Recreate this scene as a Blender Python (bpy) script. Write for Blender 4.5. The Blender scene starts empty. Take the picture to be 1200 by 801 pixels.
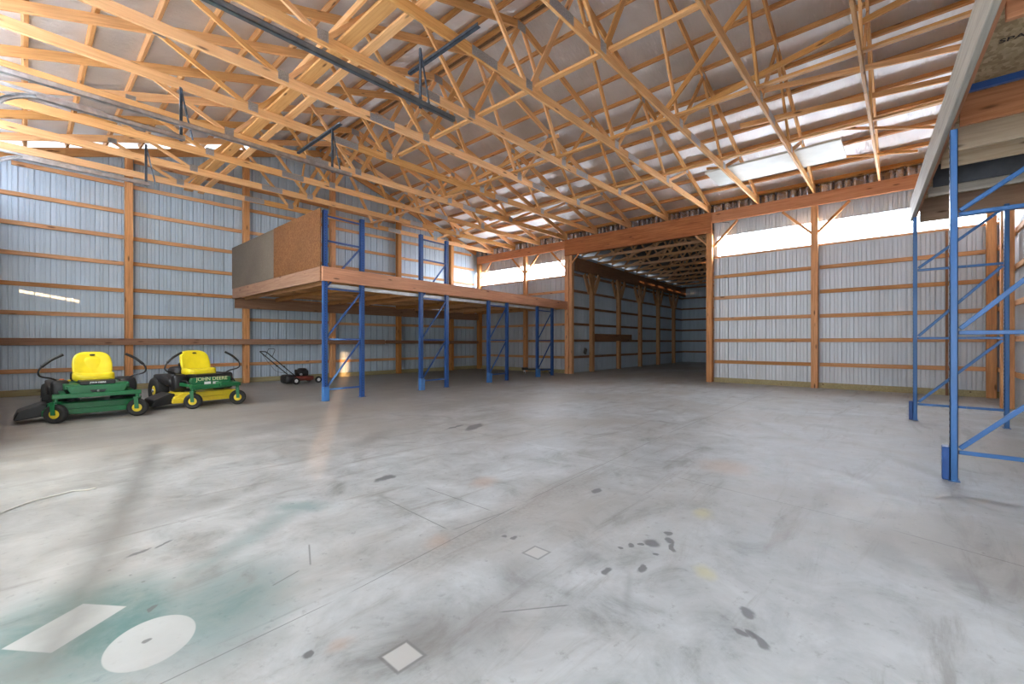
import bpy, bmesh, math, random
from mathutils import Vector, Matrix, noise as mnoise
random.seed(7)
S = bpy.context.scene
C = S.collection
PI = math.pi

# ------------------------------------------------------------ camera, world, lights
F = 512.4657; YAW = .7314; CAMH = 1.1127
cam = bpy.data.cameras.new('camera'); co = bpy.data.objects.new('camera', cam); C.objects.link(co)
cam.lens = F * 36 / 1200; cam.sensor_width = 36; cam.shift_y = .35 / 1200
cam.clip_start = .05; cam.clip_end = 200
co.location = (0, 0, CAMH); co.rotation_euler = (PI / 2, 0, YAW - PI / 2)
S.camera = co
S.view_settings.view_transform = 'Standard'; S.view_settings.look = 'None'
S.view_settings.gamma = 1; S.view_settings.use_curve_mapping = False
S.view_settings.exposure = 0.36

w = bpy.data.worlds.new('sky'); S.world = w; w.use_nodes = True
w.node_tree.nodes['Background'].inputs[0].default_value = (.86, .93, 1, 1)
w.node_tree.nodes['Background'].inputs[1].default_value = 4.5

def area(name, loc, size, normal, energy, col=(1, 1, 1), spread=PI):
    l = bpy.data.lights.new(name, 'AREA'); l.shape = 'RECTANGLE'; l.size, l.size_y = size
    l.energy = energy; l.color = col; l.spread = spread
    o = bpy.data.objects.new(name, l); C.objects.link(o); o.location = loc
    o.rotation_euler = Vector(normal).to_track_quat('-Z', 'Y').to_euler()
    return o
# added fill lamps for door daylight behind the camera; walls there are solid
area('door_fill_near', (-.5, 2.75, 1.9), (2.7, 3.5), (1, 0, .12), 80, (.98, 1, .98))
area('door_fill_middle', (-.5, 5.75, 1.9), (2.7, 3.5), (1, 0, .12), 100, (.97, 1, .98))
area('door_fill_far', (-.5, 8.95, 2.6), (2.6, 2.2), (1, 0, .1), 85, (.98, 1, .98))
area('side_fill', (1.0, -1.22, 1.35), (2.9, 2.5), (.25, 1, .12), 60, (.93, .97, 1))
# sky light through the translucent strips under the eaves
area('skylight_strip_right', (13.25, 1.25, 3.8), (5.2, .75), (-1, 0, -.1), 480, (.95, .98, 1))
area('skylight_strip_left', (13.25, 11.3, 3.8), (4.4, .75), (-1, 0, -.1), 480, (.95, .98, 1))
area('skylight_strip_front', (-.85, 6.0, 4.5), (13.5, .7), (1, 0, -.05), 560, (.98, .99, 1))
sun = bpy.data.lights.new('sun', 'SUN'); sun.energy = 10.0; sun.angle = .012; sun.color = (1, .56, .26)
so = bpy.data.objects.new('sun', sun); C.objects.link(so)
so.rotation_euler = Vector((.477, .879, -.084)).to_track_quat('-Z', 'Y').to_euler()

# ------------------------------------------------------------ materials
MATS = {}
class NT:
    def __init__(s, name):
        m = bpy.data.materials.new(name); m.use_nodes = True; s.m = m; s.t = m.node_tree
        s.b = s.t.nodes['Principled BSDF']; s.n = s.t.nodes; s.l = s.t.links; MATS[name] = m
        s.tc = s.n.new('ShaderNodeTexCoord')
    def link(s, a, b): s.l.new(a, b)
    def mapping(s, scale=(1, 1, 1), out='Object', rot=(0, 0, 0), loc=(0, 0, 0)):
        mp = s.n.new('ShaderNodeMapping'); mp.inputs['Scale'].default_value = scale
        mp.inputs['Rotation'].default_value = rot; mp.inputs['Location'].default_value = loc
        s.link(s.tc.outputs[out], mp.inputs['Vector']); return mp.outputs[0]
    def noise(s, vec, scale, detail=4, rough=.55, dist=0):
        n = s.n.new('ShaderNodeTexNoise'); n.inputs['Scale'].default_value = scale
        n.inputs['Detail'].default_value = detail; n.inputs['Roughness'].default_value = rough
        n.inputs['Distortion'].default_value = dist
        if vec is not None: s.link(vec, n.inputs['Vector'])
        return n.outputs['Fac']
    def val(s, v):
        n = s.n.new('ShaderNodeValue'); n.outputs[0].default_value = v; return n.outputs[0]
    def math(s, op, a, b=None, c=None):
        n = s.n.new('ShaderNodeMath'); n.operation = op
        for i, x in enumerate((a, b, c)):
            if x is None: continue
            if isinstance(x, (int, float)): n.inputs[i].default_value = x
            else: s.link(x, n.inputs[i])
        return n.outputs[0]
    def ramp(s, fac, stops):
        r = s.n.new('ShaderNodeValToRGB'); e = r.color_ramp.elements
        while len(e) < len(stops): e.new(.5)
        for i, (p, c) in enumerate(stops): e[i].position = p; e[i].color = (*c, 1) if len(c) == 3 else c
        s.link(fac, r.inputs[0]); return r.outputs[0]
    def smooth(s, v, a, b, lo=0., hi=1.):
        n = s.n.new('ShaderNodeMapRange'); n.interpolation_type = 'SMOOTHSTEP'
        s.link(v, n.inputs[0]); n.inputs[1].default_value = a; n.inputs[2].default_value = b
        n.inputs[3].default_value = lo; n.inputs[4].default_value = hi; return n.outputs[0]
    def mix(s, f, a, b, mode='MIX'):
        n = s.n.new('ShaderNodeMix'); n.data_type = 'RGBA'; n.blend_type = mode
        for i, x in ((0, f), (6, a), (7, b)):
            if isinstance(x, (int, float)): n.inputs[i].default_value = x
            elif isinstance(x, tuple): n.inputs[i].default_value = (*x, 1)
            else: s.link(x, n.inputs[i])
        return n.outputs[2]
    def bump(s, h, st, dist=.01):
        n = s.n.new('ShaderNodeBump'); n.inputs['Strength'].default_value = st
        n.inputs['Distance'].default_value = dist; s.link(h, n.inputs['Height'])
        s.link(n.outputs[0], s.b.inputs['Normal'])
    def set(s, **k):
        for a, v in k.items():
            i = s.b.inputs[{'col': 'Base Color', 'rough': 'Roughness', 'metal': 'Metallic', 'spec': 'Specular IOR Level', 'coat': 'Coat Weight'}[a]]
            if isinstance(v, (int, float)): i.default_value = v
            elif isinstance(v, tuple): i.default_value = (*v, 1)
            else: s.link(v, i)

def wood(name, light, dark, knot=(.09, .035, .012), rough=.62, vary=.35, grey=0):
    t = NT(name); oi = t.n.new('ShaderNodeObjectInfo')
    off = t.n.new('ShaderNodeVectorMath'); off.operation = 'ADD'
    cmb = t.n.new('ShaderNodeCombineXYZ'); k = t.math('MULTIPLY', oi.outputs['Random'], 37.)
    for i in range(3): t.link(k, cmb.inputs[i])
    t.link(t.tc.outputs['Object'], off.inputs[0]); t.link(cmb.outputs[0], off.inputs[1])
    mp = t.n.new('ShaderNodeMapping'); mp.inputs['Scale'].default_value = (1.1, 22, 22); t.link(off.outputs[0], mp.inputs[0])
    g = t.noise(mp.outputs[0], 1.6, 5, .6, .6)
    mp2 = t.n.new('ShaderNodeMapping'); mp2.inputs['Scale'].default_value = (.5, 3, 3); t.link(off.outputs[0], mp2.inputs[0])
    g2 = t.noise(mp2.outputs[0], 1.2, 2)
    c = t.ramp(g, [(.3, dark), (.62, light)])
    c = t.mix(t.smooth(g2, .35, .7, 0, .45), c, tuple(x * .72 for x in light))
    v = t.n.new('ShaderNodeTexVoronoi'); mp3 = t.n.new('ShaderNodeMapping'); mp3.inputs['Scale'].default_value = (1.7, 7, 7)
    t.link(off.outputs[0], mp3.inputs[0]); t.link(mp3.outputs[0], v.inputs['Vector']); v.inputs['Scale'].default_value = 1
    kn = t.smooth(v.outputs['Distance'], .05, .16, .85, 0)
    c = t.mix(kn, c, knot)
    hsv = t.n.new('ShaderNodeHueSaturation'); t.link(c, hsv.inputs['Color'])
    t.link(t.math('MULTIPLY_ADD', oi.outputs['Random'], vary, 1 - vary * .5), hsv.inputs['Value'])
    t.link(t.math('MULTIPLY_ADD', oi.outputs['Random'], -.16, 1.06 - grey), hsv.inputs['Saturation'])
    t.set(col=hsv.outputs[0], rough=rough, spec=.3); t.bump(g, .12, .004)
    return t.m

W_truss = wood('pine_truss', (.82, .455, .185), (.60, .28, .09))
W_purlin = wood('pine_purlin', (.62, .31, .11), (.38, .16, .045))
W_post = wood('pine_post', (.68, .32, .115), (.42, .175, .055))
W_girt = wood('pine_girt', (.66, .34, .145), (.46, .21, .08))
W_beam = wood('fir_beam', (.60, .27, .13), (.42, .16, .065))
W_header = wood('header_ply', (.50, .19, .07), (.24, .075, .025), vary=.1)
W_dark = wood('aged_brown_board', (.30, .145, .07), (.16, .07, .035))
W_old = wood('weathered_board', (.64, .58, .47), (.42, .37, .29), grey=.3)
W_rust = wood('reclaimed_plank', (.40, .23, .14), (.25, .13, .08))
W_treat = wood('treated_skirt', (.46, .40, .22), (.32, .27, .13))
W_leanpost = wood('pole_barn_post', (.60, .34, .17), (.40, .20, .09))

def simple(name, col, rough=.5, metal=0., n=0., sc=8., spec=.5, coat=0.):
    t = NT(name)
    if n:
        f = t.noise(t.tc.outputs['Object'], sc, 5)
        t.set(col=t.mix(t.smooth(f, .3, .75), tuple(x * (1 - n) for x in col), tuple(min(1, x * (1 + n * .5)) for x in col)))
    else: t.set(col=col)
    t.set(rough=rough, metal=metal, spec=spec, coat=coat); return t.m

def siding(name, col, streak=.12):
    t = NT(name); f = t.noise(t.mapping((3, 3, .35)), 1.3, 5); f2 = t.noise(t.tc.outputs['Object'], .45, 3)
    a = t.mix(t.smooth(f, .3, .75), tuple(x * (1 - streak) for x in col), col)
    a = t.mix(t.smooth(f2, .4, .7, 0, .25), a, tuple(x * .8 for x in col))
    t.set(col=a, rough=.42, metal=.25, spec=.5); return t.m
M_sid = siding('siding_panel', (.56, .665, .755))
M_sid2 = siding('siding_panel_neutral', (.57, .60, .635))  # same siding; the light's colour on these walls is put into the tint
M_zinc = simple('galvanised_track', (.62, .64, .66), .32, .9, .25, 12)
M_plate = simple('truss_plate', (.50, .51, .52), .45, .75, .3, 60)
M_angle = simple('dark_angle_iron', (.10, .13, .17), .5, .6, .3, 20)
def rackmat(name, col):
    t = NT(name); f = t.noise(t.mapping((9, 9, 2.5)), 2., 6, .65)
    c = t.mix(t.smooth(f, .62, .78, 0, .55), col, (.42, .40, .38))
    t.set(col=c, rough=.34, spec=.6); return t.m
M_blue = rackmat('rack_blue', (.022, .085, .285))
M_blue2 = rackmat('rack_blue_worn', (.045, .165, .42))
M_rackgrey = simple('rack_beam_grey', (.62, .62, .60), .4, .2, .15)
M_black = simple('black_plastic', (.016, .016, .018), .42, 0, .2)
M_hole = simple('punched_slot_shadow', (.015, .015, .02), .8)
M_rubber = simple('tyre_rubber', (.022, .022, .022), .75, 0, .3, 25)
M_green = simple('tractor_green', (.010, .155, .050), .3, 0, .15, 6, .5, .3)
M_yellow = simple('mower_yellow', (.80, .60, .03), .35, 0, .1, 5, .5, .2)
M_seat = simple('seat_vinyl_yellow', (.82, .66, .015), .42, 0, .08, 6)
M_orange = simple('orange_plastic', (.75, .16, .03), .4)
M_engine = simple('engine_black', (.035, .035, .04), .5, .4, .4, 20)
M_steel = simple('bare_steel', (.55, .55, .56), .35, .9, .2)
M_red = simple('mower_deck_red', (.20, .035, .02), .45, 0, .3)
M_white = simple('white_plastic', (.75, .75, .75), .5)
M_panel = simple('foam_sheet_white', (.70, .70, .64), .6, 0, .08, 3)
M_cord = simple('white_cord', (.62, .60, .54), .8)
M_drkboard = simple('painted_plywood_slate', (.085, .095, .115), .55, 0, .5, 3)
M_letter = simple('decal_cream', (.75, .72, .40), .5)
M_scrap = simple('grey_scrap', (.12, .13, .14), .7, 0, .3)

def osbmat(name, a, b, c):
    t = NT(name); v = t.n.new('ShaderNodeTexVoronoi'); v.inputs['Scale'].default_value = 1
    t.link(t.mapping((26, 40, 40), rot=(.4, .3, .5)), v.inputs['Vector'])
    sp = t.n.new('ShaderNodeSeparateColor'); t.link(v.outputs['Color'], sp.inputs[0])
    col = t.ramp(sp.outputs[0], [(0, a), (.5, b), (1, c)])
    n = t.noise(t.tc.outputs['Object'], 1.2, 4)
    col = t.mix(t.smooth(n, .3, .75, 0, .35), col, tuple(x * .6 for x in b))
    t.set(col=col, rough=.7, spec=.25); return t.m
M_osb = osbmat('osb_brown', (.13, .05, .014), (.18, .075, .024), (.23, .105, .04))
M_osbgrey = osbmat('board_greybrown', (.15, .12, .09), (.165, .135, .10), (.18, .145, .11))
M_osblight = osbmat('osb_pale', (.40, .28, .15), (.56, .42, .24), (.70, .55, .34))

def foil():
    t = NT('foil_insulation'); a = t.noise(t.mapping((2.2, 11, 2.2)), 2.0, 6, .72, .5); b = t.noise(t.tc.outputs['Object'], .8, 3)
    t.set(col=t.mix(t.smooth(b, .3, .7), (.74, .73, .72), (.90, .90, .92)), rough=.46, metal=.72)
    t.bump(t.math('ADD', a, t.math('MULTIPLY', b, 1.)), .9, .05); return t.m
M_foil = foil()
def foil2():
    t = NT('foil_edge'); a = t.noise(t.mapping((5, 5, 5)), 3, 4, .6, .5)
    t.set(col=(.42, .44, .50), rough=.24, metal=1.); t.bump(a, .15, .03); return t.m
M_foil2 = foil2()
def clear(nm='translucent_panel', f=.25):
    t = NT(nm); t.n.remove(t.b)
    tr = t.n.new('ShaderNodeBsdfTransparent'); tr.inputs[0].default_value = (.97, .98, 1, 1)
    tl = t.n.new('ShaderNodeBsdfTranslucent'); tl.inputs[0].default_value = (.95, .97, 1, 1)
    mx = t.n.new('ShaderNodeMixShader'); mx.inputs[0].default_value = f
    t.link(tr.outputs[0], mx.inputs[1]); t.link(tl.outputs[0], mx.inputs[2])
    t.link(mx.outputs[0], t.n['Material Output'].inputs[0]); return t.m
M_clear = clear(); M_frost = clear('frosted_panel', .85)

def floormat():
    t = NT('worn_concrete'); P = t.tc.outputs['Object']
    sep = t.n.new('ShaderNodeSeparateXYZ'); 
    # warped coordinates for organic outlines
    wn = t.n.new('ShaderNodeTexNoise'); wn.inputs['Scale'].default_value = 7; wn.inputs['Detail'].default_value = 4; t.link(P, wn.inputs['Vector'])
    vs = t.n.new('ShaderNodeVectorMath'); vs.operation = 'SUBTRACT'; t.link(wn.outputs['Color'], vs.inputs[0]); vs.inputs[1].default_value = (.5, .5, .5)
    vm = t.n.new('ShaderNodeVectorMath'); vm.operation = 'MULTIPLY_ADD'; t.link(vs.outputs[0], vm.inputs[0]); vm.inputs[1].default_value = (.12, .12, 0); t.link(P, vm.inputs[2])
    t.link(P, sep.inputs[0]); X, Y = sep.outputs[0], sep.outputs[1]
    sw = t.n.new('ShaderNodeSeparateXYZ'); t.link(vm.outputs[0], sw.inputs[0]); WX, WY = sw.outputs[0], sw.outputs[1]
    n1 = t.noise(P, .45, 6, .6, .4); n2 = t.noise(P, 2.6, 7, .68, .5); n3 = t.noise(P, 16, 6, .7)
    n4 = t.noise(t.mapping((.5, 3.2, 1), rot=(0, 0, .35)), 1.5, 7, .68, .8)
    col = t.ramp(n2, [(.30, (.245, .26, .255)), (.44, (.405, .43, .435)), (.66, (.55, .58, .59))])
    col = t.mix(t.smooth(n1, .42, .68, 0, .75), col, (.37, .35, .315))
    far = t.smooth(t.math('ADD', t.math('SUBTRACT', Y, t.math('MULTIPLY', X, .25)), t.math('MULTIPLY', n1, 2.5)), 2.8, 8.5, 0, .7)  # browner towards the far left: own tone plus dimmer light painted in
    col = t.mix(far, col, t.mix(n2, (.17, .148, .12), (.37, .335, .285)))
    col = t.mix(t.smooth(n4, .52, .72, 0, .62), col, (.23, .215, .195))
    col = t.mix(t.smooth(n4, .22, .42, .4, 0), col, (.60, .61, .62))
    col = t.mix(t.smooth(n3, .56, .72, 0, .5), col, (.22, .22, .22))
    def ell(cx, cy, rx, ry, rot=0, soft=.35, wob=True):
        x, y = (WX, WY) if wob else (X, Y)
        dx, dy = t.math('SUBTRACT', x, cx), t.math('SUBTRACT', y, cy)
        c, s = math.cos(rot), math.sin(rot)
        a = t.math('DIVIDE', t.math('ADD', t.math('MULTIPLY', dx, c), t.math('MULTIPLY', dy, s)), rx)
        b = t.math('DIVIDE', t.math('SUBTRACT', t.math('MULTIPLY', dy, c), t.math('MULTIPLY', dx, s)), ry)
        d = t.math('SQRT', t.math('ADD', t.math('MULTIPLY', a, a), t.math('MULTIPLY', b, b)))
        return t.smooth(d, 1 - soft, 1 + soft * .4, 1, 0)
    def seg(x0, y0, x1, y1, wd, soft=None):
        soft = soft or wd * .5; L = math.hypot(x1 - x0, y1 - y0); c, s = (x1 - x0) / L, (y1 - y0) / L
        x, y = (WX, WY) if wd > .03 else (X, Y)
        dx, dy = t.math('SUBTRACT', x, x0), t.math('SUBTRACT', y, y0)
        a = t.math('ADD', t.math('MULTIPLY', dx, c), t.math('MULTIPLY', dy, s))
        b = t.math('ABSOLUTE', t.math('SUBTRACT', t.math('MULTIPLY', dy, c), t.math('MULTIPLY', dx, s)))
        m = t.smooth(b, wd - soft, wd + soft, 1, 0)
        e = min(.2, L * .1)
        return t.math('MULTIPLY', m, t.math('MULTIPLY', t.smooth(a, 0, e), t.smooth(a, L - e, L, 1, 0)))
    def dk(mask, c, k):
        nonlocal col
        col = t.mix(t.math('MULTIPLY', mask, k), col, c)
    # greenish overspray round two masked shapes
    disc = ell(.315, 2.09, .135, .165, -.3, .03, False)
    rects = []
    cx, cy, ang = .115, 2.44, math.atan2(2.43 - 2.26, .28 - .05)
    dx, dy = t.math('SUBTRACT', X, cx), t.math('SUBTRACT', Y, cy); c_, s_ = math.cos(ang), math.sin(ang)
    a = t.math('ABSOLUTE', t.math('ADD', t.math('MULTIPLY', dx, c_), t.math('MULTIPLY', dy, s_)))
    b = t.math('ABSOLUTE', t.math('SUBTRACT', t.math('MULTIPLY', dy, c_), t.math('MULTIPLY', dx, s_)))
    rect = t.math('MULTIPLY', t.smooth(a, .135, .142, 1, 0), t.smooth(b, .098, .104, 1, 0))
    clean = t.math('MAXIMUM', disc, rect)
    spray = t.math('MAXIMUM', ell(.15, 2.35, .42, .52, .3, .7), t.math('MULTIPLY', ell(.55, 2.15, .3, .45, -.4, .8), .8))
    spray = t.math('MAXIMUM', spray, t.math('MULTIPLY', ell(1.25, 3.05, .12, .22, .7, .8), .6))
    spray = t.math('MAXIMUM', spray, t.math('MULTIPLY', seg(.45, 2.5, 1.25, 3.05, .07, .09), .45))
    spray = t.math('MULTIPLY', spray, t.smooth(n2, .25, .62, .35, 1))
    dk(t.math('MULTIPLY', spray, t.math('SUBTRACT', 1., clean)), (.055, .165, .155), .85)
    dk(clean, (.47, .49, .48), .72)
    # tyre dirt, scuffs, drips, plus a painted shadow of the right rack leg
    dk(seg(.98, 6.2, .02, 2.05, .07, .10), (.14, .14, .125), .6)
    dk(seg(1.98, 1.0, 1.6, .83, .012, .02), (.2, .2, .2), .3)
    dk(seg(1.1, 1.83, 3.3, 1.97, .14, .16), t.mix(t.noise(P, 40, 2), (.16, .15, .13), (.42, .40, .37)), .6)
    for cx, cy, rx, ry, r in [(1.97, .475, .045, .03, .2), (1.83, .47, .035, .022, 1), (1.85, .435, .035, .02, .4), (1.83, .40, .06, .02, .7), (2.32, 1.03, .05, .05, 0), (2.27, 1.08, .02, .02, 0),
                              (2.42, .98, .04, .03, .4), (2.36, .93, .06, .02, .5), (2.5, 1.02, .03, .03, 0), (1.90, 1.08, .045, .025, 0), (2.02, .95, .05, .02, .3),
                              (1.84, 1.71, .02, .02, 0), (1.86, 1.65, .03, .02, 0), (3.95, 4.21, .28, .09, .5), (3.8, 4.4, .2, .04, .2), (1.97, 3.17, .12, .05, .3), (.67, 1.6, .02, .02, 0),
                              (2.86, 1.71, .07, .04, .2), (.52, 3.05, .05, .012, .5), (.40, 3.02, .07, .02, .5), (.36, 2.36, .012, .02, 0), (.315, 2.09, .02, .015, 0), (2.22, 1.12, .02, .02, 0), (2.16, 1.16, .02, .02, 0), (2.2, .98, .02, .02, 0)]:
        dk(ell(cx, cy, rx, ry, r, .35), (.13, .135, .14), .8)
    for cx, cy, rx, ry, r, k in [(3.02, .07, .22, .11, .3, .35), (2.98, -.21, .2, .08, .2, .4), (1.95, 1.22, .09, .06, 0, .35), (1.25, 1.25, .3, .12, .3, .4), (1.02, 1.36, .22, .14, .2, .5), (2.5, .5, .9, .5, .5, .15), (5.3, -.1, .45, .1, .5, .45), (1.62, 1.42, .22, .12, .6, .3), (2.7, 4.6, .6, .15, .6, .4), (2.2, 6.2, .9, .3, .4, .35), (5.2, 6.0, 1.2, .35, .3, .3), (.62, 3.55, .5, .2, .3, .35), (.5, 6.9, 1.2, .5, .2, .35), (4.3, 7.6, 1.5, .5, .3, .3)]:  # the patch at the near right rack leg is its cast shadow, painted
        dk(ell(cx, cy, rx, ry, r, .8), (.19, .18, .17), k)
    for cx, cy, rx, ry, k in [(2.45, 2.5, .16, .12, .4), (4.2, 1.2, .3, .25, .35), (1.55, 1.95, .12, .08, .3), (.78, 1.55, .06, .05, .3)]:
        dk(ell(cx, cy, rx, ry, .3, .8), (.50, .30, .18), k)
    for cx, cy, rx, ry in [(2.95, .98, .1, .07), (2.2, .72, .07, .06)]:
        dk(ell(cx, cy, rx, ry, .2, .8), (.62, .56, .20), .4)
    for x0, y0, x1, y1, wd in [(-.3, 1.78, .92, 1.83, .003), (.92, 1.83, 2.28, 1.97, .003), (2.28, 1.97, 5.2, 2.15, .003), (5.2, 2.15, 12.8, 2.3, .004), (3.6, 1.45, 3.45, .1, .006), (3.45, .1, 3.1, -1.3, .006), (1.71, 2.75, 1.68, 2.0, .004), (2.05, 2.75, 2.06, 2.0, .004),
                               (1.68, 2.0, 2.1, 1.95, .006), (1.3, 1.25, 1.55, 1.05, .004), (1.05, 2.45, .95, 2.2, .004), (.9, 2.2, .75, 2.15, .004), (8.3, 1.3, 8.1, -1.3, .006), (8.3, 1.3, 8.4, 13, .004), (3.6, 1.45, 3.9, 8, .003)]:
        dk(seg(x0, y0, x1, y1, wd), (.12, .12, .12), .6 if wd < .005 else .4)
    for cx, cy, h in [(.895, 1.325, .05), (1.81, 1.45, .045)]:
        for q, cc, kk in [(h + .012, (.17, .17, .17), .6), (h, (.56, .56, .54), .8)]:
            a = t.math('ABSOLUTE', t.math('SUBTRACT', X, cx)); b = t.math('ABSOLUTE', t.math('SUBTRACT', Y, cy))
            dk(t.smooth(t.math('MAXIMUM', a, b), q - .004, q + .004, 1, 0), cc, kk)
    sp = t.n.new('ShaderNodeTexVoronoi'); sp.inputs['Scale'].default_value = 9; t.link(P, sp.inputs['Vector'])
    dk(t.math('MULTIPLY', t.smooth(sp.outputs['Distance'], .05, .09, 1, 0), t.smooth(n1, .45, .6)), (.12, .12, .12), .55)
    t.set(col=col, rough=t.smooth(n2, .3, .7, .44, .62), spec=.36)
    t.bump(t.math('ADD', n2, t.math('MULTIPLY', n3, .35)), .10, .01); return t.m
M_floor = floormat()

# ------------------------------------------------------------ mesh helpers
def mesh_obj(name, bm, mat, parent=None, smooth=False, mw=None):
    me = bpy.data.meshes.new(name); bm.normal_update(); bm.to_mesh(me); bm.free()
    if mat: me.materials.append(mat)
    if smooth:
        for p in me.polygons: p.use_smooth = True
    o = bpy.data.objects.new(name, me); C.objects.link(o)
    if parent is not None: o.parent = parent
    if mw is not None: o.matrix_local = mw
    return o
def tag(o, label=None, cat=None, group=None, kind=None):
    if label: o['label'] = label
    if cat: o['category'] = cat
    if group: o['group'] = group
    if kind: o['kind'] = kind
    return o
def empty(name, loc=(0, 0, 0), rz=0, **k):
    o = bpy.data.objects.new(name, None); C.objects.link(o); o.empty_display_size = .2
    o.location = loc; o.rotation_euler = (0, 0, rz); return tag(o, **k)
def bx(bm, lo, hi):
    vs = [bm.verts.new((x, y, z)) for x in (lo[0], hi[0]) for y in (lo[1], hi[1]) for z in (lo[2], hi[2])]
    for f in ((0, 1, 3, 2), (4, 6, 7, 5), (0, 4, 5, 1), (2, 3, 7, 6), (0, 2, 6, 4), (1, 5, 7, 3)):
        bm.faces.new([vs[i] for i in f])
    return vs
def bevel(bm, r, seg=2):
    bmesh.ops.bevel(bm, geom=list(bm.edges), offset=r, segments=seg, affect='EDGES', profile=.5)
def box(name, lo, hi, mat, parent=None, bev=0, seg=2):
    c = [(a + b) / 2 for a, b in zip(lo, hi)]; h = [abs(b - a) / 2 for a, b in zip(lo, hi)]
    bm = bmesh.new(); bx(bm, [-x for x in h], h)
    if bev: bevel(bm, bev, seg)
    return mesh_obj(name, bm, mat, parent, mw=Matrix.Translation(c), smooth=False)
def frame(p0, p1, up=(0, 0, 1)):
    p0, p1 = Vector(p0), Vector(p1); x = (p1 - p0).normalized(); u = Vector(up)
    if abs(x.dot(u)) > .98: u = Vector((0, 1, 0)) if abs(x.y) < .9 else Vector((1, 0, 0))
    y = u.cross(x).normalized(); z = x.cross(y)
    m = Matrix((x, y, z)).transposed().to_4x4(); m.translation = (p0 + p1) / 2; return m, (p1 - p0).length
def board(name, p0, p1, wy, hz, mat, parent=None, up=(0, 0, 1), bev=.004):
    """a straight board from p0 to p1 with its own lengthwise axis; wy = thickness sideways, hz = depth along up"""
    m, L = frame(p0, p1, up); bm = bmesh.new(); bx(bm, (-L / 2, -wy / 2, -hz / 2), (L / 2, wy / 2, hz / 2))
    if bev: bevel(bm, bev, 1)
    return mesh_obj(name, bm, mat, parent, mw=m)
def tube_bm(bm, pts, r, n=10, cap=True, closed=False):
    pts = [Vector(p) for p in pts]; rings = []
    rr = r if isinstance(r, (list, tuple)) else [r] * len(pts)
    d0 = (pts[1] - pts[0]).normalized(); a = d0.orthogonal().normalized()
    for i, p in enumerate(pts):
        d = (pts[min(i + 1, len(pts) - 1)] - pts[max(i - 1, 0)]).normalized()
        a = (a - d * a.dot(d)).normalized(); b = d.cross(a)
        rings.append([bm.verts.new(p + (a * math.cos(2 * PI * k / n) + b * math.sin(2 * PI * k / n)) * rr[i]) for k in range(n)])
    for i in range(len(rings) - 1):
        for k in range(n): bm.faces.new((rings[i][k], rings[i][(k + 1) % n], rings[i + 1][(k + 1) % n], rings[i + 1][k]))
    if cap: bm.faces.new(rings[0][::-1]); bm.faces.new(rings[-1])
def tube(name, pts, r, mat, parent=None, n=10):
    bm = bmesh.new(); tube_bm(bm, smoothpath(pts), r if not isinstance(r, (list, tuple)) else r, n); return mesh_obj(name, bm, mat, parent, True)
def smoothpath(pts, k=6):
    if len(pts) < 3: return pts
    P = [Vector(p) for p in pts]; out = []
    for i in range(len(P) - 1):
        a, b, c, d = P[max(i - 1, 0)], P[i], P[i + 1], P[min(i + 2, len(P) - 1)]
        for j in range(k):
            t = j / k
            out.append(.5 * ((2 * b) + (c - a) * t + (2 * a - 5 * b + 4 * c - d) * t * t + (3 * b - a - 3 * c + d) * t ** 3))
    out.append(P[-1]); return out
def lathe_bm(bm, prof, axis='X', n=28, c=(0, 0, 0)):
    """prof: (along, radius); a closed outline round the axis"""
    rings = []
    for s, r in prof:
        ring = []
        for k in range(n):
            a = 2 * PI * k / n; p = (s, r * math.cos(a), r * math.sin(a))
            if axis == 'Y': p = (p[1], p[0], p[2])
            if axis == 'Z': p = (p[1], p[2], p[0])
            ring.append(bm.verts.new(Vector(p) + Vector(c)))
        rings.append(ring)
    for i in range(len(rings) - 1):
        for k in range(n): bm.faces.new((rings[i][k], rings[i][(k + 1) % n], rings[i + 1][(k + 1) % n], rings[i + 1][k]))
    bm.faces.new(rings[0][::-1]); bm.faces.new(rings[-1])
def lathe(name, prof, mat, parent, axis='X', c=(0, 0, 0), n=28):
    bm = bmesh.new(); lathe_bm(bm, prof, axis, n); bmesh.ops.recalc_face_normals(bm, faces=bm.faces)
    o = mesh_obj(name, bm, mat, parent, True); o.location = c; return o
def prism(name, outline, lo, hi, mat, parent=None, axis='Y', bev=0):
    bm = bmesh.new()
    def P(a, b, s): return {'Y': (a, s, b), 'X': (s, a, b), 'Z': (a, b, s)}[axis]
    A = [bm.verts.new(P(a, b, lo)) for a, b in outline]; B = [bm.verts.new(P(a, b, hi)) for a, b in outline]
    bm.faces.new(A); bm.faces.new(B[::-1]); n = len(A)
    for i in range(n): bm.faces.new((A[i], B[i], B[(i + 1) % n], A[(i + 1) % n]))
    bmesh.ops.recalc_face_normals(bm, faces=bm.faces)
    if bev: bevel(bm, bev, 2)
    return mesh_obj(name, bm, mat, parent)

# ------------------------------------------------------------ dimensions (x along the trusses, y along the clerestory wall)
XB = 13.0          # siding plane of the wall with the clerestory
YL = 13.6          # siding plane of the left wall
XF = -.62          # wall behind the camera
YR = -1.42         # right wall
RX = 6.15; RZ = 7.08; RS = .315
def roofz(x): return RZ - RS * abs(x - RX)     # top of the trusses' top chords

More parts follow.
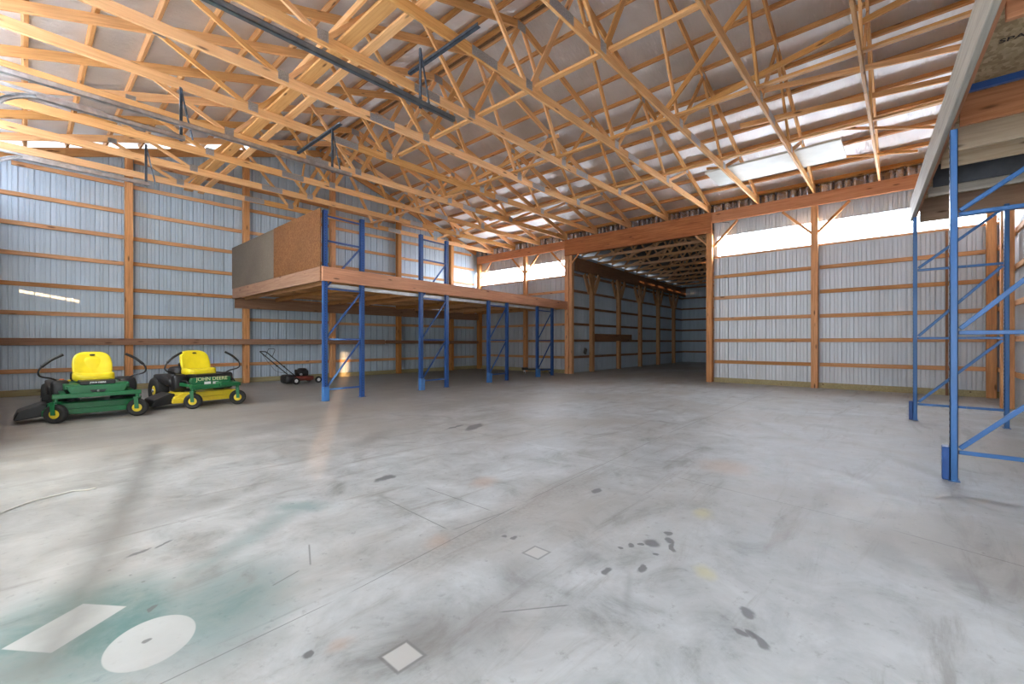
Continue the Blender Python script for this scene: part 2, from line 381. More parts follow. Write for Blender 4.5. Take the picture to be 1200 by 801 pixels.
def sheet_bm(bm, p0, p1, zlo, zhi, nrm, pitch=.2286, phase=0.):
    """ribbed metal sheet standing from p0 to p1 (xy); zlo / zhi may be functions of the distance; nrm points to the outside"""
    p0, p1 = Vector(p0), Vector(p1); L = (p1 - p0).length; d = (p1 - p0) / L; nr = Vector(nrm)
    prof = [(0, 0), (.003, .038), (.020, .038), (.024, 0), (.086, 0), (.091, .009), (.103, .009), (.108, 0), (.148, 0), (.153, .009), (.165, .009), (.170, 0)]
    pts = [(0, 0)]; k = -1
    while k * pitch < L:
        for a, h in prof:
            s = k * pitch + a + phase
            if 0 < s < L: pts.append((s, h))
        k += 1
    pts.append((L, 0)); f = lambda z, s: z(s) if callable(z) else z
    prev = None
    for s, h in pts:
        q = p0 + d * s + nr * h
        cur = (bm.verts.new((q.x, q.y, f(zlo, s))), bm.verts.new((q.x, q.y, f(zhi, s))))
        if prev: bm.faces.new((prev[0], cur[0], cur[1], prev[1]))
        prev = cur
def wall(name, rects, mat, label=None):
    bm = bmesh.new()
    for r in rects: sheet_bm(bm, *r)
    return tag(mesh_obj(name, bm, mat), label, kind='structure')

# ------------------------------------------------------------ floor
bm = bmesh.new(); bx(bm, (-.75, -1.6, -.12), (26, 13.75, 0)); floor = tag(mesh_obj('floor', bm, M_floor), 'worn grey concrete slab with stains and saw cuts', kind='structure')

# ------------------------------------------------------------ walls
wl = wall('wall_left', [((XF, YL), (XB, YL), 0, lambda s: roofz(XF + s) + (-.015 if s < 5 else .105), (0, 1), .2286, .06)], M_sid, 'bluish ribbed metal wall behind the riding mowers')
wb = wall('wall_back', [((XB, 9.03), (XB, YL), 0, 3.5, (1, 0)), ((XB, 9.03), (XB, YL), 4.06, 5.06, (1, 0)),
                        ((XB, YR), (XB, 4.0), 0, 3.5, (1, 0)), ((XB, YR), (XB, 4.0), 4.06, 5.06, (1, 0)), ((XB, 3.9), (XB, 4.0), 3.5, 4.06, (1, 0)), ((XB, 8.95), (XB, 9.03), 0, 5.06, (1, 0)), ((XB, 4.0), (XB, 8.95), 4.6, 5.06, (1, 0))], M_sid2, 'ribbed metal wall with the clerestory strip and the opening')
wr = wall('wall_right', [((XB, YR), (XF, YR), 0, 5.6, (0, -1))], M_sid2, 'ribbed metal side wall behind the right rack')
# wall behind the camera: an opening for the low sun and a small high one
wall('wall_front', [((XF, YL), (XF, 12.6), 0, 4.22, (-1, 0)), ((XF, 12.6), (XF, 10.9), 0, 2.24, (-1, 0)), ((XF, 12.6), (XF, 10.9), 2.30, 4.22, (-1, 0)),
                    ((XF, 10.9), (XF, -.20), 0, 4.22, (-1, 0)), ((XF, -.20), (XF, -.66), 0, .4, (-1, 0)), ((XF, -.20), (XF, -.66), 2.1, 4.22, (-1, 0)), ((XF, -.66), (XF, YR), 0, 4.22, (-1, 0))], M_sid2, 'metal wall behind the camera')
tag(box('wall_gable', (XF - .08, YR - .1, 4.9), (XB + .02, YR - .06, 7.4), M_sid2), 'gable closing above the right wall', kind='structure')

# girts of the left wall, bay by bay
POSTX = [1.62, 4.06, 6.50, 8.93, 11.37]
edges = [XF + .05] + POSTX + [XB - .22]
for k in range(11):
    z = .512 + .6096 * k
    for i in range(len(edges) - 1):
        a, b = edges[i] + (.075 if i else 0), edges[i + 1] - .075
        j = random.uniform(-.02, .02) if k > 1 else 0
        zz = z + j
        if k == 0 and False: continue
        # clip under the rake
        top = zz + .1
        if top > roofz(a) - .2 and top > roofz(b) - .2: continue
        if top > roofz(a) - .2: a = RX - (RZ - .2 - top) / RS if a < RX else a
        if top > roofz(b) - .2: b = RX + (RZ - .2 - top) / RS
        if b - a < .3: continue
        board('girt', (a, YL - .03, zz), (b, YL - .03, zz), .038, .089, W_girt, wl)
tag(box('baseboard_left', (XF, YL - .075, 0), (XB, YL - .01, .13), W_treat), kind='structure')
# rake boards following the roof along the gable
for a, b, nm in ((XF, RX, 'left'), (RX, XB - .2, 'right')):
    o = board('rake_board', (a, YL - .06, roofz(a) - .10), (b, YL - .06, roofz(b) - .10), .04, .19, W_purlin, wl)
# girts of the clerestory wall
for lo, hi in ((9.05, 10.78), (10.95, 13.4), (1.72, 3.98), (-1.22, 1.54)):
    for k in range(5):
        z = .57 + .5925 * k
        o = board('girt', (XB - .03, lo, z), (XB - .03, hi, z), .038, .089, W_girt, wb)
for lo, hi in ((9.0, 13.5), (YR, 3.98)):
    board('window_sill', (XB - .03, lo, 3.49), (XB - .03, hi, 3.49), .045, .05, W_girt, wb)
    tag(box('baseboard_back', (XB - .075, lo, 0), (XB - .01, hi, .13), W_treat), kind='structure')
for k in range(8):
    z = .57 + .6 * k
    for lo, hi in ((11.2, 12.9), (8.7, 11.0), (6.2, 8.5)):
        board('girt', (lo, YR + .03, z), (hi, YR + .03, z), .038, .089, W_girt, wr)
for i, (lo, hi) in enumerate(((9.03, YL - .05), (YR, 3.9))):
    bm = bmesh.new()
    sheet_bm(bm, (XB + .03, lo), (XB + .03, hi), 3.48, 4.08, (1, 0), .0762)
    tag(mesh_obj('window_%d' % (i + 1), bm, M_clear), 'bright translucent clerestory strip %s' % ('left of the opening' if i == 0 else 'right of the opening'), kind='structure')

bm = bmesh.new(); sheet_bm(bm, (XF, YL), (XF, YR), 4.2, 4.78, (-1, 0), .0762)
tag(mesh_obj('window_3', bm, M_frost), 'translucent strip under the eave behind the camera', kind='structure')
bm = bmesh.new(); sheet_bm(bm, (XF, YL), (XF, YR), 4.76, 5.1, (-1, 0)); tag(mesh_obj('trim_2', bm, M_sid2), 'metal above the eave strip', kind='structure')

# ------------------------------------------------------------ posts and beams
def post(x0, x1, y0, y1, z, label, mat=W_post, braces=(), group=None, z0=0):
    e = empty('wood_post', ((x0 + x1) / 2, (y0 + y1) / 2, z0), label=label, cat='post', group=group)
    board('post', (0, 0, 0), (0, 0, z - z0), (y1 - y0) if True else 0, x1 - x0, mat, e, up=(1, 0, 0))
    for p, q, wd, th in braces:
        board('knee_brace', Vector(p) - e.location, Vector(q) - e.location, th, wd, mat, e)
    return e
lp = ['leftmost full-height wooden post on the mower wall, just behind the green mowers', 'wooden post of the left wall at the left end of the loft',
      'wooden post of the left wall seen through the first blue rack frame', 'wooden post of the left wall between the first and second rack frames', 'wooden post of the left wall hidden mostly by the second rack frame']
for x, l in zip(POSTX, lp):
    post(x - .07, x + .07, YL - .22, YL - .052, roofz(x) - .2, l, group='posts of the left wall')
BX0, BX1 = 12.82, 12.90   # beam faces
def kb(y, side, zlo=3.78, zhi=4.42):
    s = .62 * side
    return ((12.86, y + .05 * side, zlo), (12.86, y + .05 * side + s, zhi), .06, .04)
post(12.80, 12.96, 13.33, 13.5, 4.41, 'corner post where the left wall meets the clerestory wall', braces=[kb(13.35, -1)])
post(12.82, 12.96, 10.80, 10.93, 4.41, 'post with two knee braces in the left clerestory window', braces=[kb(10.86, -1), kb(10.87, 1)])
post(12.80, 12.97, 8.82, 8.98, 4.16, 'thick wooden post at the left side of the opening', braces=[kb(8.95, 1), ((12.84, 8.72, 3.86), (12.84, 8.42, 4.17), .05, .04)])
post(12.82, 12.96, 8.69, 8.80, 4.16, 'paler post doubled against the right of the left opening post', mat=W_girt)
post(12.80, 12.97, 4.0, 4.15, 4.16, 'wooden post at the right side of the opening', braces=[kb(4.02, -1), ((12.86, 4.15, 3.86), (12.86, 4.46, 4.17), .05, .04)])
post(12.81, 12.95, 1.56, 1.70, 4.43, 'post with two pale knee braces in the right clerestory window', braces=[kb(1.62, -1), kb(1.64, 1)])
post(12.82, 12.96, -1.36, -1.22, 4.43, 'post in the right corner of the clerestory wall', braces=[kb(-1.24, 1)])
post(10.98, 11.13, YR + .055, YR + .21, 4.9, 'post of the right side wall nearest the far corner')
post(8.55, 8.70, YR + .055, YR + .16, 4.9, 'post of the right side wall behind the second rack frame')
board('wood_stud', (12.93, -.66, 0), (12.93, -.66, 3.45), .04, .06, W_dark, up=(1, 0, 0))
tag(bpy.data.objects['wood_stud'], 'thin dark stud on the clerestory wall seen beside the tall blue upright', 'stud')
def beam(y0, y1, zl, zh, label, mat, x0=BX0, x1=BX1, name='eave_beam', cat='beam'):
    o = board(name, ((x0 + x1) / 2, y0, (zl + zh) / 2), ((x0 + x1) / 2, y1, (zl + zh) / 2), x1 - x0, zh - zl, mat)
    return tag(o, label, cat)
beam(8.98, 13.52, 4.42, 4.72, 'reddish eave beam left of the opening, over the left clerestory window', W_beam)
beam(4.02, 8.98, 4.17, 4.735, 'deep dark-stained header beam across the top of the opening', W_header, 12.79, 12.93, 'header_beam')
beam(-1.38, 4.02, 4.44, 4.735, 'reddish eave beam right of the opening, over the right clerestory window', W_beam)
# foil closure above the beam
bm = bmesh.new(); prev = None; n = 560
for i in range(n + 1):
    y = YR + (YL - .1 - YR) * i / n
    off = .05 * math.sin(y * 2 * PI / .31) + .008 * math.sin(y * 2 * PI / .13 + 1)
    cur = [bm.verts.new((12.93 + off * (1 - abs(2 * j / 4 - 1) * .25), y, 4.72 + .26 * j / 4)) for j in range(5)]
    if prev:
        for j in range(4): bm.faces.new((prev[j], cur[j], cur[j + 1], prev[j + 1]))
    prev = cur
tag(mesh_obj('trim_1', bm, M_foil2, smooth=True), 'crinkled foil closure strip above the eave beam', kind='structure')

# ledger plank along the left wall (in front of the posts)
tag(board('wall_plank', (XF + .1, YL - .245, 1.125), (8.3, YL - .245, 1.125), .04, .15, W_rust), 'long brown plank nailed across the left wall posts behind the mower seats', 'plank')
tag(board('wall_plank', (8.35, YL - .245, 1.125), (12.75, YL - .245, 1.11), .04, .12, W_dark), 'dark plank nailed across the left wall posts under the far end of the loft', 'plank')

# ------------------------------------------------------------ roof: ceiling sheets and purlins
def slope(name, xa, xb, label):
    bm = bmesh.new(); nx = 90; ny = 46; g = []
    for i in range(nx + 1):
        x = xa + (xb - xa) * i / nx
        row = []
        for j in range(ny + 1):
            y = YR - .1 + (YL + .1 - YR) * j / ny
            sag = .012 * (abs(math.sin(PI * (x - .0) / .61))) if True else 0
            z = roofz(x) + .098 - sag * .5 + .008 * mnoise.noise(Vector((x * 2, y * 1.3, 0)))
            row.append(bm.verts.new((x, y, z)))
        g.append(row)
    for i in range(nx):
        for j in range(ny): bm.faces.new((g[i][j], g[i + 1][j], g[i + 1][j + 1], g[i][j + 1]))
    o = mesh_obj(name, bm, M_foil, smooth=True); tag(o, label, kind='structure')
    # outer roofing
    bm = bmesh.new()
    for sx, dz in ((0, .13), (0, .17)): pass
    vs = [bm.verts.new((x, y, roofz(x) + dz)) for x in (xa, xb) for y in (YR - .4, YL + .4) for dz in (.13, .16)]
    for f in ((0, 1, 3, 2), (4, 6, 7, 5), (0, 4, 5, 1), (2, 3, 7, 6), (0, 2, 6, 4), (1, 5, 7, 3)): bm.faces.new([vs[i] for i in f])
    mesh_obj('roofing', bm, M_zinc, o)
    return o
cl = slope('ceiling', XF - .15, RX, 'foil-faced roof slope over the doors and mowers')
cr = slope('ceiling', RX, XB + .15, 'foil-faced roof slope over the clerestory wall')
tag(box('trim_3', (RX - .10, YR, RZ + .03), (RX + .10, YL, RZ + .045), M_foil2), 'metal strip running under the ridge', kind='structure')
def purlin(x, par, h=.089):
    z = roofz(x) + h / 2
    up = Vector((RS if x > RX else -RS, 0, 1)).normalized()
    board('purlin', (x, YR, z), (x, YL, z), .05, h, W_purlin, par, up=up)
k = 0
while k * .61 < RX - .12: purlin(k * .61, cl); k += 1
purlin(RX - .09, cl); purlin(XF + .02, cl)
k = 0
while RX + .09 + k * .61 < XB - .1: purlin(RX + .09 + k * .61, cr); k += 1
purlin(XB - .12, cr, .12)

# ------------------------------------------------------------ roof trusses
BN = [2.43, 4.90, 7.50, 9.90]; TN = [1.25, 3.67, 8.64, 11.1]; BZ = 4.81
XE = [XF + .05, 12.93]
def make_truss():
    t = empty('roof_truss', (RX, 0, 4.74)); L = Vector((RX, 0, 4.74)); T = .038
    Pt = lambda x, z, y=0: Vector((x, y, z)) - L
    cuts = [XE[0], 4.0, 8.2, XE[1]]
    for a, b in zip(cuts, cuts[1:]): board('bottom_chord', Pt(a, BZ), Pt(b, BZ), T, .14, W_truss, t)
    for sgn, xe in ((-1, XE[0]), (1, XE[1])):
        board('top_chord', Pt(xe, roofz(xe) - .075), Pt(RX + .0 * sgn, RZ - .075), T, .14, W_truss, t)
    tz = lambda x: roofz(x) - .13
    for a, b in ((2.43, 1.25), (2.43, 3.67), (4.9, 3.67), (4.9, RX - .06), (7.5, RX + .06), (7.5, 8.64), (9.9, 8.64), (9.9, 11.1)):
        d = .06 * (1 if b > a else -1)
        board('web', Pt(a + d, BZ + .04), Pt(b, tz(b)), T * .98, .07 if abs(b - RX) > .1 else .089, W_truss, t)
    for x in (4.0, 8.2):
        for s in (-1, 1): box('splice_plate', Pt(x - .23, BZ - .06, s * (T / 2 + .001) - .001), Pt(x + .23, BZ + .062, s * (T / 2 + .001) + .001), M_plate, t)
    for x in BN: box('gusset_plate', Pt(x - .07, BZ - .02, -T / 2 - .002), Pt(x + .07, BZ + .115, -T / 2), M_plate, t)
    for x in TN: box('gusset_plate', Pt(x - .07, tz(x) - .04, -T / 2 - .002), Pt(x + .07, tz(x) + .06, -T / 2), M_plate, t)
    box('gusset_plate', Pt(RX - .11, RZ - .21, -T / 2 - .002), Pt(RX + .11, RZ - .05, -T / 2), M_plate, t)
    return t
def copytree(o, parent=None):
    c = o.copy(); C.objects.link(c)
    if parent is not None: c.parent = parent
    for ch in list(o.children): copytree(ch, c)
    return c
ORD = ['first', 'second', 'third', 'fourth', 'fifth', 'sixth', 'seventh', 'eighth', 'ninth', 'tenth', 'eleventh', 'twelfth', 'thirteenth']
proto = make_truss(); ys = [.421 + 1.2192 * k for k in range(-1, 11)]
for i, y in enumerate(sorted(ys, reverse=True)):
    t = proto if i == 0 else copytree(proto)
    t.location.y = y
    extra = ('closest to the left wall' if i == 0 else 'nearest the camera, over the right rack' if i == len(ys) - 1 else '%s counted from the left wall' % ORD[i])
    tag(t, 'pine roof truss with metal plates, %s' % extra, 'roof truss', 'roof trusses')

# long runners lying on the bottom chords
def run(x, y0, y1, label, wd=.089, th=.038, z=None, mat=W_truss):
    z = BZ + .07 + th / 2 + .002 if z is None else z
    tag(board('truss_runner', (x, y0, z), (x, y1, z), wd, th, mat), label, 'brace board', 'runners on the truss chords')
run(5.07, -1.0, 7.6, 'pine runner on the truss chords just camera side of the ridge, near half')
run(7.28, -1.0, 8.6, 'pine runner on the truss chords just past the ridge, near half')
run(7.38, 8.2, 13.3, 'pine runner on the truss chords just past the ridge, far half')
run(9.66, -1.0, 9.6, 'pine runner on the truss chords closest to the clerestory wall')
run(2.72, 1.2, 13.3, 'wide pine runner on the chords above the door tracks', .18)
run(2.98, 3.0, 13.3, 'narrower pine runner beside the wide one above the door tracks', .12)
def brace(p, q, label, wd=.038, hz=.089):
    tag(board('diagonal_brace', p, q, wd, hz, W_truss), label, 'brace board', 'diagonal braces in the trusses')
brace((2.50, 2.2, 4.98), (3.35, 12.9, 5.95), 'long sloping brace beside the wide runner above the door tracks')
brace((7.36, 3.2, 4.96), (6.0, .2, 6.6), 'sloping brace rising from the runner to the ridge above the camera')
brace((7.55, 3.0, 4.98), (8.4, -1.1, 6.2), 'sloping brace from the runner towards the upper right')
brace((8.6, 2.2, 5.0), (10.4, -1.2, 5.5), 'shallow brace board over the white sheet')
brace((8.55, 2.0, 5.5), (9.5, -1.2, 5.52), 'level brace board across the trusses above the right rack')
brace((9.75, .9, 4.95), (11.8, -1.2, 5.05), 'thin brace board right of the white sheet', .03, .05)
brace((10.2, 3.3, 5.0), (12.3, -.2, 5.06), 'thin brace board in front of the eave foil', .03, .05)
brace((7.55, 9.6, 5.0), (8.6, 6.2, 6.1), 'sloping brace among the far trusses past the ridge')
brace((5.2, 12.9, 4.95), (4.2, 9.6, 6.2), 'sloping brace among the far trusses before the ridge')
# white sheet resting on chords
o = tag(box('foam_sheet', (10.15, .88, BZ + .072), (11.22, 3.32, BZ + .11), M_panel, bev=.004), 'white foam sheet lying on the truss chords above the right clerestory window', 'sheet')

# ------------------------------------------------------------ door tracks
def channel_bm(bm, p0, p1, w=.05, h=.05, t=.006, up=(0, 0, 1), open_dir=1):
    m, L = frame(p0, p1, up)
    for lo, hi in (((-L / 2, -w / 2, h / 2 - t), (L / 2, w / 2, h / 2)), ((-L / 2, -w / 2, -h / 2), (L / 2, w / 2, -h / 2 + t)), ((-L / 2, -w / 2 if open_dir > 0 else w / 2 - t, -h / 2), (L / 2, -w / 2 + t if open_dir > 0 else w / 2, h / 2))):
        for v in bx(bm, lo, hi): v.co = m @ v.co
def door_track(y, x1, z, label, curve=True, x0=.0, mat=M_zinc, hang=None, strut=None):
    e = empty('door_track', (x1, y, z), label=label, cat='door track', group='overhead door tracks'); L = Vector((x1, y, z))
    bm = bmesh.new(); channel_bm(bm, Vector((x0, y, z)) - L, Vector((x1, y, z)) - L, .052, .06)
    mesh_obj('rail', bm, mat, e)
    if curve:
        bm = bmesh.new(); pts = [Vector((x0 + .05 - .42 * math.sin(a), y, z - .42 + .42 * math.cos(a))) - L for a in [i * PI / 2 / 12 for i in range(13)]]
        for a, b in zip(pts, pts[1:]): channel_bm(bm, a, b, .052, .05)
        channel_bm(bm, pts[-1], pts[-1] + Vector((0, 0, -3.4)), .052, .05, up=(1, 0, 0)); mesh_obj('curved_rail', bm, mat, e)
        board('top_angle', Vector((XF + .06, y + .03, z + .06)) - L, Vector((x0 + .6, y + .03, z + .045)) - L, .035, .035, mat, e)
    if hang:
        hx, zt = hang; bm = bmesh.new()
        bx(bm, Vector((hx - .035, y + .03, z - .03)) - L, Vector((hx - .03, y + .065, zt)) - L); bx(bm, Vector((hx - .035, y + .06, z - .03)) - L, Vector((hx + .005, y + .065, zt)) - L)
        mesh_obj('hanger', bm, M_angle, e)
        bm = bmesh.new(); tube_bm(bm, [Vector((hx - .02, y + .05, zt)) - L, Vector((hx + .12, y + .05, z + .03)) - L], .012, 6); mesh_obj('hanger_strap', bm, M_angle, e)
    if strut:
        xs, ya, yb = strut; bm = bmesh.new()
        bx(bm, Vector((xs - .025, ya, 4.70)) - L, Vector((xs + .025, yb, 4.706)) - L); bx(bm, Vector((xs - .025, ya, 4.70)) - L, Vector((xs - .018, yb, 4.738)) - L)
        mesh_obj('support_angle', bm, M_angle, e)
    return e
door_track(7.12, 3.77, 4.0, 'long galvanised door track running under the trusses, upper of the left pair', False, XF + .05, hang=(3.48, 4.70), strut=(3.48, 6.9, 8.6))
door_track(7.60, 1.52, 4.0, 'galvanised door track with a curve at its left end, lower of the left pair', True, .09, hang=(1.5, 4.73))
door_track(4.35, 3.72, 4.0, 'dark door track ending in mid air below the ridge', False, XF + .05, mat=simple('track_blue_grey', (.22, .27, .32), .35, .8, .2), hang=(3.25, 4.70), strut=(3.45, 3.6, 4.95))
door_track(10.28, 1.52, 4.0, 'curved door track nearest the left wall', True, -.02, hang=(1.5, 4.73))

# ------------------------------------------------------------ left loft
vL = lambda x: 8.12 + .08 * (x - 3.72)
loft = empty('storage_loft', (3.72, 8.12, 2.27), label='wooden storage loft on blue rack frames along the left wall', cat='loft'); LO = loft.location.copy()
A = lambda x, y, z: Vector((x, y, z)) - LO
XA, XZ = 3.72, 12.78
board('rim_board', A(XA, vL(XA), 2.405), A(XZ, vL(XZ), 2.405), .045, .275, W_beam, loft)
board('end_rim_board', A(XA + .0, 8.16, 2.405), A(XA + .0, 13.34, 2.405), .045, .27, W_rust, loft)
for i in range(9):
    y = 8.75 + i * .54
    xe = 12.78
    board('joist', A(XA + .04, y, 2.44), A(xe, y if y > vL(xe) + .05 else y + .45, 2.44), .038, .14, W_truss if i % 2 else W_purlin, loft)
for xa in (4.0, 6.3, 8.75, 11.1):
    for dx in (.0, .78):
        board('cross_beam', A(xa + dx, vL(xa) + .15, 2.31), A(xa + dx, 13.3, 2.31), .05, .10, W_purlin, loft)
o = board('front_channel', A(XA + .1, vL(XA) + .16, 2.21), A(12.2, vL(12.2) + .16, 2.21), .05, .075, M_rackgrey, loft); o['label'] = 'pale grey steel channel'
board('ledger', A(3.76, 13.36, 2.17), A(12.75, 13.36, 2.17), .045, .28, W_rust, loft)
bm = bmesh.new(); vs = []
for z in (2.515, 2.535): vs.append([bm.verts.new(A(x, y, z)) for x, y in ((XA, vL(XA)), (XZ, vL(XZ)), (XZ, 13.37), (XA, 13.37))])
bm.faces.new(vs[0][::-1]); bm.faces.new(vs[1])
for i in range(4): bm.faces.new((vs[0][i], vs[0][(i + 1) % 4], vs[1][(i + 1) % 4], vs[1][i]))
mesh_obj('decking', bm, M_osb, loft)
o = box('end_panel', A(XA - .03, 8.13, 2.535), A(XA - .012, 10.42, 3.63), M_osb, loft); o['label'] = 'brown oriented strand board end panel'
o = box('end_panel', A(XA - .03, 10.425, 2.535), A(XA - .012, 13.34, 3.62), M_osbgrey, loft); o['label'] = 'grey-brown end panel against the wall'

def upright_bm(bm, x, y, z0, z1, w=.082, d=.075, dirv=(0, -1)):
    """C-shaped rack post with its closed face toward dirv and lips turned in"""
    t = .005; dx, dy = dirv; nx, ny = -dy, dx
    def B(a0, a1, b0, b1):
        pts = [(x + nx * a + dx * b, y + ny * a + dy * b) for a, b in ((a0, b0), (a1, b0), (a1, b1), (a0, b1))]
        lo = [bm.verts.new((p[0], p[1], z0)) for p in pts]; hi = [bm.verts.new((p[0], p[1], z1)) for p in pts]
        bm.faces.new(lo[::-1]); bm.faces.new(hi)
        for i in range(4): bm.faces.new((lo[i], lo[(i + 1) % 4], hi[(i + 1) % 4], hi[i]))
    h = w / 2
    B(-h, h, d / 2 - t, d / 2); B(-h, -h + t, -d / 2, d / 2); B(h - t, h, -d / 2, d / 2); B(-h, -h + .022, -d / 2, -d / 2 + t); B(h - .022, h, -d / 2, -d / 2 + t)
def rack_frame(xa, ya, xb, yb, top, label, mat=M_blue, face=(0, -1), guard=None, levels=(.21, 1.17, 2.14, 3.05, 3.52), group='blue rack frames under the loft', slots=True, slot_dir=None, top2=None, dep=.075):
    e = empty('rack_frame', (xa, ya, 0), label=label, cat='rack', group=group); L = Vector((xa, ya, 0)); dr = Vector((xb - xa, yb - ya, 0))
    for i, (x, y) in enumerate(((xa, ya), (xb, yb))):
        h = top if i == 0 or top2 is None else top2
        bm = bmesh.new(); upright_bm(bm, x - xa, y - ya, .006, h, d=dep, dirv=face); bmesh.ops.recalc_face_normals(bm, faces=bm.faces)
        u = mesh_obj('upright', bm, mat, e)
        box('foot_plate', (x - xa - .065, y - ya - dep * .75, 0), (x - xa + .065, y - ya + dep * .75, .006), mat, e)
        if slots:
            bm = bmesh.new(); sx, sy = slot_dir or face; px, py = -sy, sx; z = .12
            while z < h - .05:
                cx, cy = x - xa + sx * .0415, y - ya + sy * .0415
                if slot_dir is None: cx, cy = x - xa + sx * (dep / 2 + .0005), y - ya + sy * (dep / 2 + .0005)
                bx(bm, (cx - abs(px) * .006 - abs(sx) * .001, cy - abs(py) * .006 - abs(sy) * .001, z), (cx + abs(px) * .006 + abs(sx) * .001, cy + abs(py) * .006 + abs(sy) * .001, z + .022)); z += .0508
            o = mesh_obj('slot_row', bm, M_hole, e)
    if guard:
        gx, gy = guard; bm = bmesh.new()
        gw = .05 if dep > .05 else .022
        bx(bm, (gx - .055, gy - gw, .004), (gx + .055, gy + gw, .27)); bevel(bm, .006, 1); o = mesh_obj('foot_guard', bm, M_blue if mat == M_blue2 else M_blue2, e)
    z_prev = None
    for z in levels:
        if z > top - .03: break
        board('brace', Vector((0, 0, z)) + dr * .03, dr * .97 + Vector((0, 0, z)), .03, .032, mat, e)
    for za, zb in zip(levels, levels[1:]):
        if zb > top: break
        if zb - za < .6: continue
        board('brace', Vector((0, 0, za + .03)) + dr * .04, dr * .96 + Vector((0, 0, zb - .03)), .026, .034, mat, e)
    return e
fl = [(3.81, 4.61), (6.17, 6.99), (8.59, 9.41), (10.99, 11.88)]
fn = ['tall blue rack frame at the near left end of the loft', 'second blue rack frame under the middle of the loft', 'third blue rack frame from the near end of the loft', 'far blue rack frame beside the opening post']
for i, (a, b) in enumerate(fl):
    top = (3.62, 3.62, 2.26, 2.26)[i]; ya, yb = vL(a) + .075, vL(b) + .075
    e = rack_frame(a, ya, b, yb, top, fn[i], guard=(-.01, -.055))
    if i < 2:
        pass

# ------------------------------------------------------------ right rack frames and loft
vR = lambda x: -.11 - .052 * (8.6 - x)
rack_frame(5.02, vR(5.02), 5.0, vR(5.0) - .9, 2.82, 'nearest tall blue rack frame at the right edge, in front of the clerestory wall', M_blue2, face=(0, 1), dep=.046, guard=(-.0, .047), levels=(.23, 1.19, 2.14, 2.80), group='blue rack frames on the right', top2=2.82)
rack_frame(8.53, vR(8.53), 8.5, vR(8.5) - .87, 2.9, 'blue rack frame at the far end of the right loft, near the corner', M_blue2, face=(0, 1), dep=.046, guard=(0, .045), levels=(.23, 1.17, 2.14, 2.88), group='blue rack frames on the right', top2=2.9)
W_rust2 = wood('weathered_brown_beam', (.52, .36, .25), (.38, .24, .16))
rl = empty('overhead_loft', (8.75, vR(8.75), 2.9), label='wooden loft overhead at the top right, resting on blue racking', cat='loft'); LR = rl.location.copy()
R = lambda x, y, z: Vector((x, y, z)) - LR
xn, xf = 1.6, 8.76
o = board('rim_board', R(xn, vR(xn) + .02, 3.04), R(xf, vR(xf) + .02, 3.04), .04, .285, W_old, rl); o['label'] = 'weathered grey rim board'
o = board('inner_rim_board', R(xn, vR(xn) - .02, 3.06), R(xf, vR(xf) - .02, 3.06), .035, .22, W_beam, rl); o['label'] = 'orange inner rim board'
W_pale = wood('pale_joist', (.74, .60, .43), (.58, .42, .26))  # paler tone puts the strong light from below into the wood colour
jx = [2.2, 3.05, 3.7, 5.25, 5.9, 6.4, 7.1, 8.7]
for i, x in enumerate(jx):
    m = [W_truss, W_beam, W_beam, W_beam, W_pale, W_pale, M_drkboard, W_rust2][i]
    o = board('joist', R(x, vR(x) - .06, 3.05 if i < 7 else 3.02), R(x, YR + .23, 3.05 if i < 7 else 3.02), .04, .25 if i < 7 else .33, m, rl)
    if i == 6: o['label'] = 'slate-coloured painted board'
bm = bmesh.new(); vs = []
for z in (3.19, 3.21): vs.append([bm.verts.new(R(x, y, z)) for x, y in ((xn, vR(xn)), (xf, vR(xf)), (xf, YR + .23), (xn, YR + .23))])
bm.faces.new(vs[0]); bm.faces.new(vs[1][::-1])
for i in range(4): bm.faces.new((vs[0][i], vs[0][(i + 1) % 4], vs[1][(i + 1) % 4], vs[1][i]))
mesh_obj('decking', bm, M_osblight, rl)
bd = board('edge_board', R(7.6, vR(7.6) - .06, 3.0), R(7.6, YR + .23, 3.0), .04, .12, W_old, rl); bd['label'] = 'whitish edge board'
o = board('cross_bar', R(4.9, vR(4.9) - .06, 3.08), R(4.9, YR + .23, 3.08), .045, .05, M_blue, rl); o['label'] = 'blue steel bar'

# ------------------------------------------------------------ lean-to beyond the opening
vN = lambda x: 8.85 + .043 * (x - 14.26)
xs0, xs1 = 13.02, 25.2
dN = Vector((1, .043, 0)).normalized()
wn = wall('wall_alcove_left', [((xs0, vN(xs0) + .2), (xs1, vN(xs1) + .2), 0, 4.35, (0, 1))], M_sid, 'ribbed metal wall on the left inside the opening')
wf = wall('wall_alcove_far', [((xs1, vN(xs1) + .2), (xs1, 3.9), 0, 5.4, (1, 0))], M_sid, 'ribbed metal wall at the far end inside the opening')
wall('wall_alcove_right', [((xs0, 3.95), (xs1, 3.95), 0, 4.35, (0, -1))], M_sid, 'ribbed metal wall on the right inside the opening')
for k in range(7):
    z = .57 + .605 * k
    if z < 4.2: board('girt', (xs0 + .15, vN(xs0) + .17, z), (xs1, vN(xs1) + .17, z), .038, .089, W_dark, wn)
for k in range(7):
    z = .58 + .605 * k
    board('girt', (xs1 - .03, vN(xs1) + .15, z), (xs1 - .03, 4.0, z), .038, .089, W_dark, wf)
LX = [14.42, 16.7, 18.9, 21.1, 23.3]
for i, x in enumerate(LX):
    y = vN(x); e = empty('wood_post', (x, y, 0), label='%s wooden post along the left side inside the opening, with short knee braces' % ORD[i], cat='post', group='posts inside the opening')
    board('post', (0, 0, 0), (0, 0, 3.68), .15, .15, W_leanpost, e, up=(1, 0, 0))
    for s in (-1, 1):
        for q in (-1, 1): board('knee_brace', (s * .02, q * .095, 2.98), (s * .40, q * .095 + .043 * s * .4, 3.66), .038, .20, W_leanpost, e)
